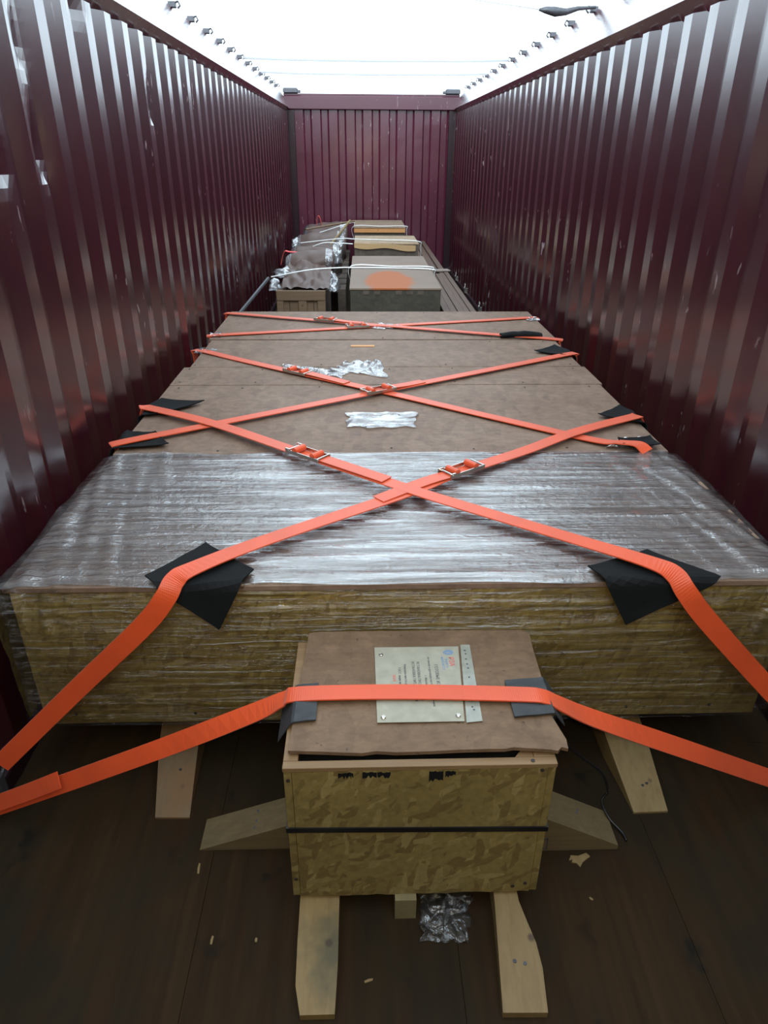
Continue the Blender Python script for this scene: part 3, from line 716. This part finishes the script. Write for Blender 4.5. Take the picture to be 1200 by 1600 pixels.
for yy, dx in ((1.385, 0), (1.372, .001), (1.352, .0), (1.333, .001), (1.318, .002), (1.285, .001), (1.235, 0), (1.205, 0), (1.185, -.002), (1.176, .001)):
    x = PX1 + .006 + dx + (yy-PYa)/(PYb-PYa)*.009
    hl.tube([(x, yy, ZL+.0022), (x, yy, ZL+.0025)], .0026, 8)
hl.build('punch_hole', INK, sh, kind='stuff')
for x, y in ((PX0+.014, PYb-.03), (PX0+.014, PYa+.014), (PX1-.03, PYa+.016)):
    p = MB(); p.tube([(x, y, ZL+.002), (x, y, ZL+.0045)], .0048, 10); p.tube([(x+.0045*math.cos(a), y+.0045*math.sin(a), ZL+.0045) for a in [2*PI*k/10 for k in range(10)]], .0012, 5, True)
    p.build('pin', METAL, sh)
def text(s, x, y, size, mat, name='lettering', align='CENTER'):
    cu = bpy.data.curves.new(name, 'FONT'); cu.body = s; cu.size = size; cu.align_x = align; cu.align_y = 'CENTER'; cu.extrude = .00015
    cu.fill_mode = 'BOTH'; cu.resolution_u = 2
    o = bpy.data.objects.new(name, cu); COL.objects.link(o)
    dg = bpy.context.evaluated_depsgraph_get(); me = bpy.data.meshes.new_from_object(o.evaluated_get(dg)); bpy.data.objects.remove(o)
    me.materials.clear(); me.materials.append(mat)
    q = link(bpy.data.objects.new(name, me), sh); q.location = (x-sh.location.x, y-sh.location.y, .0024); q.rotation_euler = (0, 0, -PI/2); return q
# the sheet's top edge is at its right side; lines read towards the viewer
yc = 1.275
text('ГОТОВЫЕ ИЗДЕЛИЯ', .030, yc, .0115, INK)
text('по заказу и договору поставки оборудования', .014, yc, .0078, INK)
text('г. Москва', .002, yc, .008, INK)
text('УСТАНОВКА ПУСКОВАЯ ЩИТ', -.014, yc, .0095, INK)
text('УСТАНОВКА ПИТАНИЯ ШКАФ', -.026, yc, .0095, INK)
text('Упаковка место деталей', -.046, yc+.01, .0085, INK)
text('ГОСТ  ящик масса', -.060, yc+.01, .0085, INK)
text('ВЕРХ', -.074, yc+.01, .0095, INKR)
text('РЗА', .070, 1.343, .018, INKR, 'red_logo_lettering')
lg = MB()
for k, r_ in enumerate((.0125, .008)):
    pts = [(.066+r_*.95*math.cos(a), 1.378+r_*.62*math.sin(a), ZL+.0024) for a in [2*PI*i/18 for i in range(18)]]
    lg.tube(pts, .0011, 5, True)
lg.box(.060, .072, 1.3775, 1.3785, ZL+.0022, ZL+.0026); lg.build('round_emblem', INKB, sh)
for k, (x, s_) in enumerate(((.057, 'ЭНЕРГО'), (.048, 'МАШЭКСП'))): text(s_, x, 1.338, .0088, INKB, 'blue_logo_lettering')
# grey rubber pads under the strap on the small crate
def small_pad(label, sx, seed, xi, xo, drop):
    def fn(k):
        def g(i, j):
            y = 1.148+(1.268-1.148)*j + (.014*i if sx > 0 else -.012*i); s_ = i*(abs(xo-xi)+drop); L = abs(xo-xi)
            x = xi + sx*min(s_, L); z = ZL+.001
            if s_ > L: q = s_-L; x += sx*q*.55; z -= q*.85
            z += k*.004 + .003*noise.noise(Vector((i*3, j*5, seed))) + .002
            return (x, y, z)
        return g
    m = MB(); n = 14; m.grid(n, n, fn(0)); m.grid(n, n, fn(1)); N = n+1; base = N*N
    rim = [i for i in range(n)] + [n+j*N for j in range(n)] + [n*N+n-i for i in range(n)] + [(n-j)*N for j in range(n)]
    for q in range(len(rim)): a, b = rim[q], rim[(q+1) % len(rim)]; m.f.append((a, b, b+base, a+base))
    tag(m.build('edge_pad', GREYPAD), label, 'edge pad', 'grey rubber pads on the small crate')
small_pad('grey rubber pad under the strap at the left of the small crate lid', -1, 3, -.252, -.305, .06)
small_pad('grey rubber pad under the strap at the right of the small crate lid', 1, 5, .188, .282, .05)

# ------------------------------------------------------------------ timbers on the floor
def beam(label, poly, z0, z1, mat, slope=0.0, holes=(), group='timber blocks on the floor', name='timber_block'):
    """poly: plan outline ccw starting front-left; slope lowers the front end"""
    n = len(poly); ymin = min(p[1] for p in poly)
    cx = sum(p[0] for p in poly)/n; cy = sum(p[1] for p in poly)/n
    t_ = empty(name, (cx, cy, 0), label, 'timber', group)
    ymax = max(p[1] for p in poly); zt_ = lambda y: slope + (z1-slope)*min(1, (y-ymin)/min(.3, ymax-ymin)) if slope else z1
    v = [(x, y, z0) for x, y in poly] + [(x, y, zt_(y)) for x, y in poly]
    f = [tuple(range(n-1, -1, -1)), tuple(range(n, 2*n))] + [(i, (i+1) % n, n+(i+1) % n, n+i) for i in range(n)]
    MB().add(v, f).build('beam', mat, t_)
    for (x, y) in holes: MB().tube([(x, y, zt_(y)-.002), (x, y, zt_(y)+.0008)], .0045, 8).build('nail_head', STEELD, t_)
    return t_
beam('long left timber skid under the small crate, stained green with a rounded end', [(-.285, .806), (-.212, .806), (-.208, .9), (-.208, 1.1), (-.208, 1.45), (-.300, 1.45), (-.300, 1.1), (-.300, .95), (-.298, .86)], 0, .068, PINES, .018)
beam('right timber skid with a bulging side under the small crate', [(.141, .80), (.236, .798), (.242, .88), (.238, .93), (.226, .975), (.215, 1.02), (.212, 1.1), (.212, 1.45), (.160, 1.45), (.160, 1.1), (.158, 1.02)], 0, .068, PINE, .018, [(.183, .895), (.205, .89)])
beam('short pale block under the middle of the small crate', [(-.077, 1.018), (-.027, 1.018), (-.027, 1.40), (-.077, 1.40)], 0, .068, mat_pine('pale_pine', (.15, .12, .06), (.19, .155, .08)), 0)
beam('orange-tipped timber block before the left of the wrapped crate', [(-.719, 1.311), (-.625, 1.309), (-.637, 1.52), (-.640, 1.66), (-.765, 1.66), (-.752, 1.52)], 0, .10, mat_pine('orange_tipped_pine', (.11, .062, .026), (.14, .088, .038), stain=(.15, .07, .02)), .006, [(-.675, 1.44)])
beam('pale timber block with two nails before the right of the wrapped crate', [(.595, 1.297), (.691, 1.299), (.695, 1.50), (.700, 1.66), (.575, 1.66), (.575, 1.50)], 0, .10, PINE, .006, [(.655, 1.375), (.642, 1.37)])
def wedge(label, x_tip, x_in, y0, y1, ztip, zin, mat, holes):
    t_ = empty('brace_wedge', ((x_tip+x_in)/2, (y0+y1)/2, 0), label, 'timber', 'wedges against the small crate')
    a, b = sorted((x_tip, x_in)); za, zb_ = (ztip, zin) if x_tip < x_in else (zin, ztip)
    MB().hexa([(a, y0, 0), (b, y0, 0), (b, y1, 0), (a, y1, 0), (a, y0, za), (b, y0, zb_), (b, y1, zb_), (a, y1, za)]).build('beam', mat, t_)
    for f_, yy in holes:
        x = a+(b-a)*f_; z = za+(zb_-za)*f_; MB().tube([(x, yy, z-.002), (x, yy, z+.0008)], .004, 8).build('nail_head', STEELD, t_)
    return t_
wedge('pale timber wedge nailed against the left side of the small crate', -.578, SX0-.002, 1.212, 1.305, .002, .098, PINEX, [(.55, 1.235), (.56, 1.255), (.56, 1.285)])
rw = wedge('stamped timber wedge nailed against the right side of the small crate', .515, SX1+.002, 1.190, 1.295, .014, .15, PINEX, [(.62, 1.26), (.60, 1.25)])
sq = MB()
for (a0, a1, b0, b1) in ((0, .04, 0, .003), (0, .04, .037, .04), (0, .003, 0, .04), (.037, .04, 0, .04), (.014, .026, .014, .026)):
    sq.box(.287+a0, .287+a1, 1.1885, 1.190, .008+b0, .008+b1)
sq.build('square_stamp', INK, rw)

# splinter, film scrap, cable, chips
def flake(label, pts, z, cat='wood chip', mat=PINEO, group=None, th=.004, name='wood_splinter'):
    o = MB().prism(pts, z, z+th).build(name, mat); return tag(o, label, cat, group)
flake('torn orange wood splinter on the floor right of the small crate', [(.378, 1.158), (.388, 1.160), (.383, 1.152), (.395, 1.150), (.402, 1.138), (.412, 1.152), (.436, 1.168), (.428, 1.178), (.405, 1.170), (.386, 1.172)], .0005, mat=PINE)
for k, (x, y, a, lab) in enumerate(((-.502, .977, .02, 'tiny pale wood chip on the floor left of the left skid'), (-.57, 1.16, .03, 'tiny pale sliver of wood on the dark floor by the left wedge'),
                       (.405, 1.055, .01, 'tiny wood crumb on the floor below the splinter'), (-.14, .88, .02, 'tiny straw coloured sliver between the two skids'), (-.40, .975, .01, 'tiny pale crumb beside the left skid'))):
    an = random.uniform(0, 3); c_, s_ = math.cos(an), math.sin(an)
    flake(lab, [(x+c_*u-s_*w, y+s_*u+c_*w) for u, w in ((-a*.5, -.0025), (a*.4, -.003), (a*.5, .001), (0, .003), (-a*.5, .002))], .0005, group='wood crumbs on the floor', th=.002, name='wood_chip', mat=PINE)
crumple('film_scrap', [(-.02, .965), (.09, .955), (.12, 1.09), (-.01, 1.10)], .001, .018, 'crumpled clear film on the floor under the small crate', seed=12, n=30, mat=mat_film('floor_film', .06, .10, (20, 24, 20), .2, bump=.9))
cb = MB().tube(catmull([Vector(p) for p in ((.262, 1.33, .33), (.33, 1.33, .30), (.42, 1.33, .20), (.49, 1.32, .14), (.515, 1.31, .08), (.50, 1.30, .05), (.515, 1.27, .02), (.54, 1.235, .008), (.545, 1.21, .006))], 6), .0035, 6).build('cable', BLACK, smooth=True)
tag(cb, 'thin black cable curling down beside the right of the small crate', 'cable')

# ------------------------------------------------------------------ far row of narrow crates
ZF = .74
def stained_top():
    t = NT('rust_stained_board'); n1 = t.noise(t.pos((4, 4, 4)), 1, 5, .6); c = t.mix(n1, (.14, .100, .074), (.21, .155, .12))
    mp_ = t.pos((1/.20, 1/.62, 1), loc=(.15, .62/.62, 0)); ln = t.n('ShaderNodeVectorMath', operation='LENGTH')
    s3 = t.n('ShaderNodeSeparateXYZ'); t.l(mp_, s3.inputs[0]); cmb = t.n('ShaderNodeCombineXYZ'); t.l(s3.outputs[0], cmb.inputs[0]); t.l(s3.outputs[1], cmb.inputs[1]); t.l(cmb.outputs[0], ln.inputs[0])
    e = t.math('ADD', ln.outputs['Value'], t.math('MULTIPLY', t.math('SUBTRACT', n1, .5), .8))
    c = t.mix(t.ramp(e, [(.75, .9), (1.0, 0.0)]), c, (.30, .080, .020))
    return t.done(t.pbr(c, .6, Specular_IOR_Level=.15))
def far_crate(label, x0, x1, y0, y1, top, front, fz):
    c = empty('narrow_crate', ((x0+x1)/2, (y0+y1)/2, 0), label, 'crate', 'narrow crates in the far row')
    MB().box(x0, x1, y0-.008, y1, ZF-.014, ZF, .002).build('lid', top, c)
    MB().box(x0+.006, x1-.006, y0, y0+.02, ZF-.015-fz, ZF-.015, .001).build('front_panel', front, c)
    MB().box(x0+.006, x1-.006, y0+.03, y1-.01, .08, ZF-.016).build('body', TOPD, c)
    for x in (x0+.06, x1-.06): MB().box(x-.04, x+.04, y0+.05, y1-.05, 0, .079).build('skid', PINEF, c)
    return c
GREYF = mat_board('grey_green_board', (.040, .036, .026), (.065, .056, .042))
ca = far_crate('narrow grey crate with a rust-orange stain on its lid, first of the far row', -.242, .435, 5.25, 7.02, stained_top(), GREYF, .62)
for x in (-.12, -.04, .12, .20, .28): MB().box(x-.022, x+.022, 5.247, 5.2495, ZF-.045, ZF-.018).build('nail_stain', TOPD, ca)
cb_ = far_crate('narrow brown crate with a warped front slat, second of the far row', -.235, .47, 8.07, 8.85, mat_board('far_brown', (.26, .18, .115), (.34, .25, .16)), TOPD, .62)
MB().grid(16, 1, lambda i, j: (-.235+.67*i, 8.045, ZF-.045 + .05*j - (.028*i) - .012*math.sin(i*9)*(1-j))).build('warped_slat', mat_pine('slat_far', (.34, .20, .09), (.40, .26, .12), 'X'), cb_).modifiers.new('t', 'SOLIDIFY').thickness = .015
far_crate('narrow crate with an orange wooden front rail, farthest against the end wall', -.262, .43, 9.92, 10.98, mat_board('far_top', (.22, .155, .11), (.28, .20, .14)), PINEO, .055)

# thin packing bands over the far row, from the left pile
def band(label, pts, r=.006, mat=WHITEB, name='packing_band'):
    o = ribbon(MB(), pts, [(0, 1, 0.15)]*len(pts), .022, .003, 6).build(name, mat); return tag(o, label, 'packing band', 'pale packing bands across the far cargo')
band('pale band over the stained crate, continuing onto the left pile', [(-.92, 6.15, .68), (-.6, 6.2, .73), (-.35, 6.22, .745), (-.24, 6.22, .747), (.1, 6.2, .747), (.435, 6.12, .748), (.46, 6.1, .70), (.47, 6.1, .46)])
band('second pale band close behind the first on the stained crate', [(-.245, 6.33, .60), (-.243, 6.33, .745), (.1, 6.30, .747), (.435, 6.26, .748), (.46, 6.25, .70), (.47, 6.24, .46)])
band('pale band over the second far crate with the warped slat', [(-.85, 8.45, .70), (-.4, 8.42, .75), (-.235, 8.40, .748), (.1, 8.33, .747), (.47, 8.2, .748), (.50, 8.18, .68), (.51, 8.18, .46)])
band('pale band over the farthest orange fronted crate', [(-.265, 9.97, .60), (-.262, 9.97, .745), (.1, 9.97, .747), (.43, 9.97, .748), (.445, 9.97, .70), (.45, 9.97, .46)])
band('short pale band ending in the gap before the second far crate', [(-.88, 7.95, .62), (-.6, 7.95, .748), (-.40, 7.98, .75), (-.25, 8.0, .74)])
band('pale band slanting up over the farthest part of the left pile', [(-.80, 9.2, .70), (-.5, 9.6, .76), (-.265, 9.9, .80), (-.262, 9.93, .745)])

# long plank pack on the right of the far row
pk = empty('plank_pack', (.66, 6.6, 0), 'long pack of brown planks lying beside the stained crate, near the right wall', 'planks', 'long timber packs')
PK = mat_pine('brown_plank', (.075, .040, .026), (.11, .062, .040), 'Y')
xs_ = [.525, .585, .645, .70, .75, .80]
for k in range(5):
    MB().box(xs_[k]+.002, xs_[k+1]-.002, 5.0+.04*(k % 2), 8.1-.1*(k % 3), .42, .45-.006*(k % 2), .002).build('plank', PK, pk)
for y in (5.3, 6.5, 7.7): MB().box(.53, .80, y-.04, y+.04, 0, .418).build('bearer', PK, pk)
pk2 = empty('plank_pack', (.64, 9.6, 0), 'dark long rails reaching to the end wall behind the brown plank pack', 'planks', 'long timber packs')
for k, (a, b, zz) in enumerate(((.50, .53, .50), (.55, .60, .47), (.62, .70, .45), (.71, .77, .46))):
    MB().box(a, b, 8.15, 10.95, zz-.05, zz, .003).build('rail', (METAL if k == 0 else PK), pk2)
for y in (8.6, 9.6, 10.6): MB().box(.50, .77, y-.04, y+.04, 0, .395).build('bearer', PK, pk2)
MB().box(.66, .82, 8.02, 8.14, .45, .465, .003, rz=.2).build('end_board', mat_pine('grey_end', (.2, .16, .13), (.26, .2, .17), 'X'), pk2)

# left pile: slatted crate, rolls in wrapping, film
lc = empty('slatted_crate', (-.69, 6.9, 0), 'pale framed plank crate at the near left of the far pile', 'crate')
zt = .54
MB().box(-.905, -.475, 6.30, 6.33, zt-.085, zt, .003).build('frame_rail', PINEF, lc)
MB().box(-.905, -.845, 6.305, 6.33, .06, zt-.087, .003).build('frame_post', PINEF, lc)
MB().box(-.545, -.475, 6.305, 6.33, .06, zt-.087, .003).build('frame_post', PINEF, lc)
MB().box(-.715, -.640, 6.305, 6.33, .06, zt-.087, .003).build('frame_post', PINEF, lc)
MB().box(-.905, -.475, 6.30, 6.33, .0, .058, .003).build('frame_rail', PINEF, lc)
for k in range(4): MB().box(-.90+.107*k, -.90+.107*k+.102, 6.335, 6.350, .06, zt-.087).build('plank', PINEF, lc)
MB().box(-.90, -.48, 6.352, 7.5, .06, zt-.03).build('body', TOPD, lc)
for k in range(5): MB().box(-.905+.088*k, -.905+.088*k+.080, 6.335, 7.5, zt-.028, zt-.008-.003*(k % 2)).build('top_slat', PINEF, lc)

def roll_bundle(label, x0, x1, y, z, r, seed, rx=0.0):
    t_ = empty('wrapped_roll', ((x0+x1)/2, y, 0), label, 'wrapped bundle', 'wrapped rolls in the left pile')
    def fn(i, j):
        a = 2*PI*j; e = 1-.30*(abs(i-.5)*2)**6
        rr = r*e*(1+.14*noise.noise(Vector((i*4, math.cos(a)*1.2, math.sin(a)*1.2+seed))))
        return (x0+(x1-x0)*i, y+rr*math.cos(a)*1.35, z+rr*math.sin(a) + rx*(i-.5))
    m = MB(); m.grid(28, 24, fn); m.add([fn(0, k/24) for k in range(24)], [tuple(range(24))]); m.add([fn(1, k/24) for k in range(24)], [tuple(range(24))])
    m.build('wrapping', KRAFT, t_, smooth=True)
    for i0, i1 in ((.02, .12), (.84, .97)):
        def g(i, j, i0=i0, i1=i1):
            p = Vector(fn(i0+(i1-i0)*i, j)); c_ = Vector((p.x, y, z + rx*(i0-.5))); q = c_ + (p-c_)*(1.05+.04*noise.noise(Vector((i*5, j*16, seed)))); q.x = p.x; return q
        MB().grid(8, 32, g).build('film_collar', FILMS, t_, smooth=True)
    return t_
roll_bundle('brown wrapped roll with film collars lying on the slatted crate', -.88, -.42, 7.05, .665, .115, 1, .05)
roll_bundle('brown wrapped roll behind the slatted crate, middle of the left pile', -.93, -.37, 8.0, .55, .18, 2, .04)
roll_bundle('reddish brown wrapped roll farther back in the left pile', -.97, -.35, 9.1, .56, .19, 3, .06)
roll_bundle('farthest brown wrapped roll of the left pile before the end wall', -.95, -.35, 10.2, .56, .21, 4, .05)
# supports under the rolls: a low dark pallet box
pb = empty('dark_pallet', (-.66, 9.2, 0), 'low dark pallet under the wrapped rolls of the left pile', 'pallet')
for k in range(9): MB().box(-.98, -.33, 7.62+.38*k, 7.62+.38*k+.3, .30, .33, .002).build('deck_board', TOPD, pb)
for x in (-.95, -.66, -.38): MB().box(x-.03, x+.05, 7.6, 10.95, 0, .299).build('bearer', TOPD, pb)
# heap of brown cloth draped from the first roll to the crate top
def drape(i, j):
    x = -.86+.42*i; y = 6.36+.54*j
    return (x, y, zt+.005 + .15*j*(1-.25*abs(i-.4)*2)+.05*abs(noise.noise(Vector((x*7, y*5, 3)))) + .02*noise.noise(Vector((x*22, y*9, 3))))
o = MB().grid(30, 24, drape).build('brown_sheet', KRAFT, smooth=True); tag(o, 'rumpled brown sheet draped over the top of the slatted crate', 'sheet')
def clump(label, c, s_, seed, mat=FILMS, name='film_clump', n=3, cat='plastic film', group='film clumps on the left pile', amp=.6):
    bm = bmesh.new(); bmesh.ops.create_icosphere(bm, subdivisions=n, radius=1)
    for q in bm.verts:
        k = 1 + amp*noise.noise(q.co*1.9 + Vector((seed, 0, 0))) + .25*noise.noise(q.co*5 + Vector((seed, 4, 0)))
        q.co = Vector((q.co.x*s_[0]*k+c[0], q.co.y*s_[1]*k+c[1], max(q.co.z*s_[2]*k, -s_[2]*.5)+c[2]))
    bm.verts.index_update(); m = MB().add([q.co for q in bm.verts], [[w.index for w in f_.verts] for f_ in bm.faces]); bm.free()
    return tag(m.build(name, mat, smooth=True), label, cat, group)
clump('bright crumpled film clump at the left front of the pile', (-.86, 6.75, .62), (.10, .14, .05), 1)
clump('film tuft hanging at the left edge above the slatted crate', (-.93, 6.45, .55), (.05, .06, .06), 2)
clump('film tuft on the left end of the middle roll', (-.90, 8.35, .70), (.05, .12, .06), 3)
clump('film tuft between the slatted crate and the stained crate', (-.42, 6.75, .52), (.05, .10, .10), 5)
clump('film tuft hanging at the right end of the middle roll', (-.40, 7.75, .62), (.04, .08, .08), 6)
clump('glossy dark bag in the gap at the left wall', (-1.02, 5.2, .13), (.08, .14, .24), 4, mat=mat_simple('dark_bag', (.012, .03, .035), .15, .4, 30, Specular_IOR_Level=1.0), name='dark_bag', cat='bag', group=None)
clump('pale rag in the gap beside the stained crate', (-.33, 6.1, .09), (.05, .10, .14), 8, mat=KRAFT, name='rag', cat='rag', group=None)
for lab, pts in (('short red strap across the left pile', [(-.96, 7.3, .62), (-.92, 7.3, .74), (-.86, 7.28, .745), (-.7, 7.25, .735), (-.56, 7.22, .72), (-.52, 7.2, .66)]),
                 ('red strap end sticking up at the far left pile', [(-.76, 10.1, .70), (-.75, 10.1, .84), (-.72, 10.1, .85), (-.69, 10.1, .74)])):
    o = ribbon(MB(), pts, [(0, 1, .1)]*len(pts), .04, .004, 6).build('red_strap', REDW); tag(o, lab, 'strap', 'red straps on the left pile')
# slender slanting sticks in the pile
for lab, a, b, mt in (('pale stick leaning on the middle roll towards the far crates', (-.52, 8.6, .66), (-.30, 9.4, .86), PINE), ('dark bar leaning against the left wall by the slatted crate', (-1.11, 5.15, .50), (-.95, 6.2, .66), STEELD),
                      ('pale batten lying on top of the far rolls', (-.85, 9.3, .765), (-.25, 9.7, .83), PINEF)):
    o = MB().tube([a, b], .014, 6).build('stick', mt); tag(o, lab, 'stick', 'sticks in the left pile')
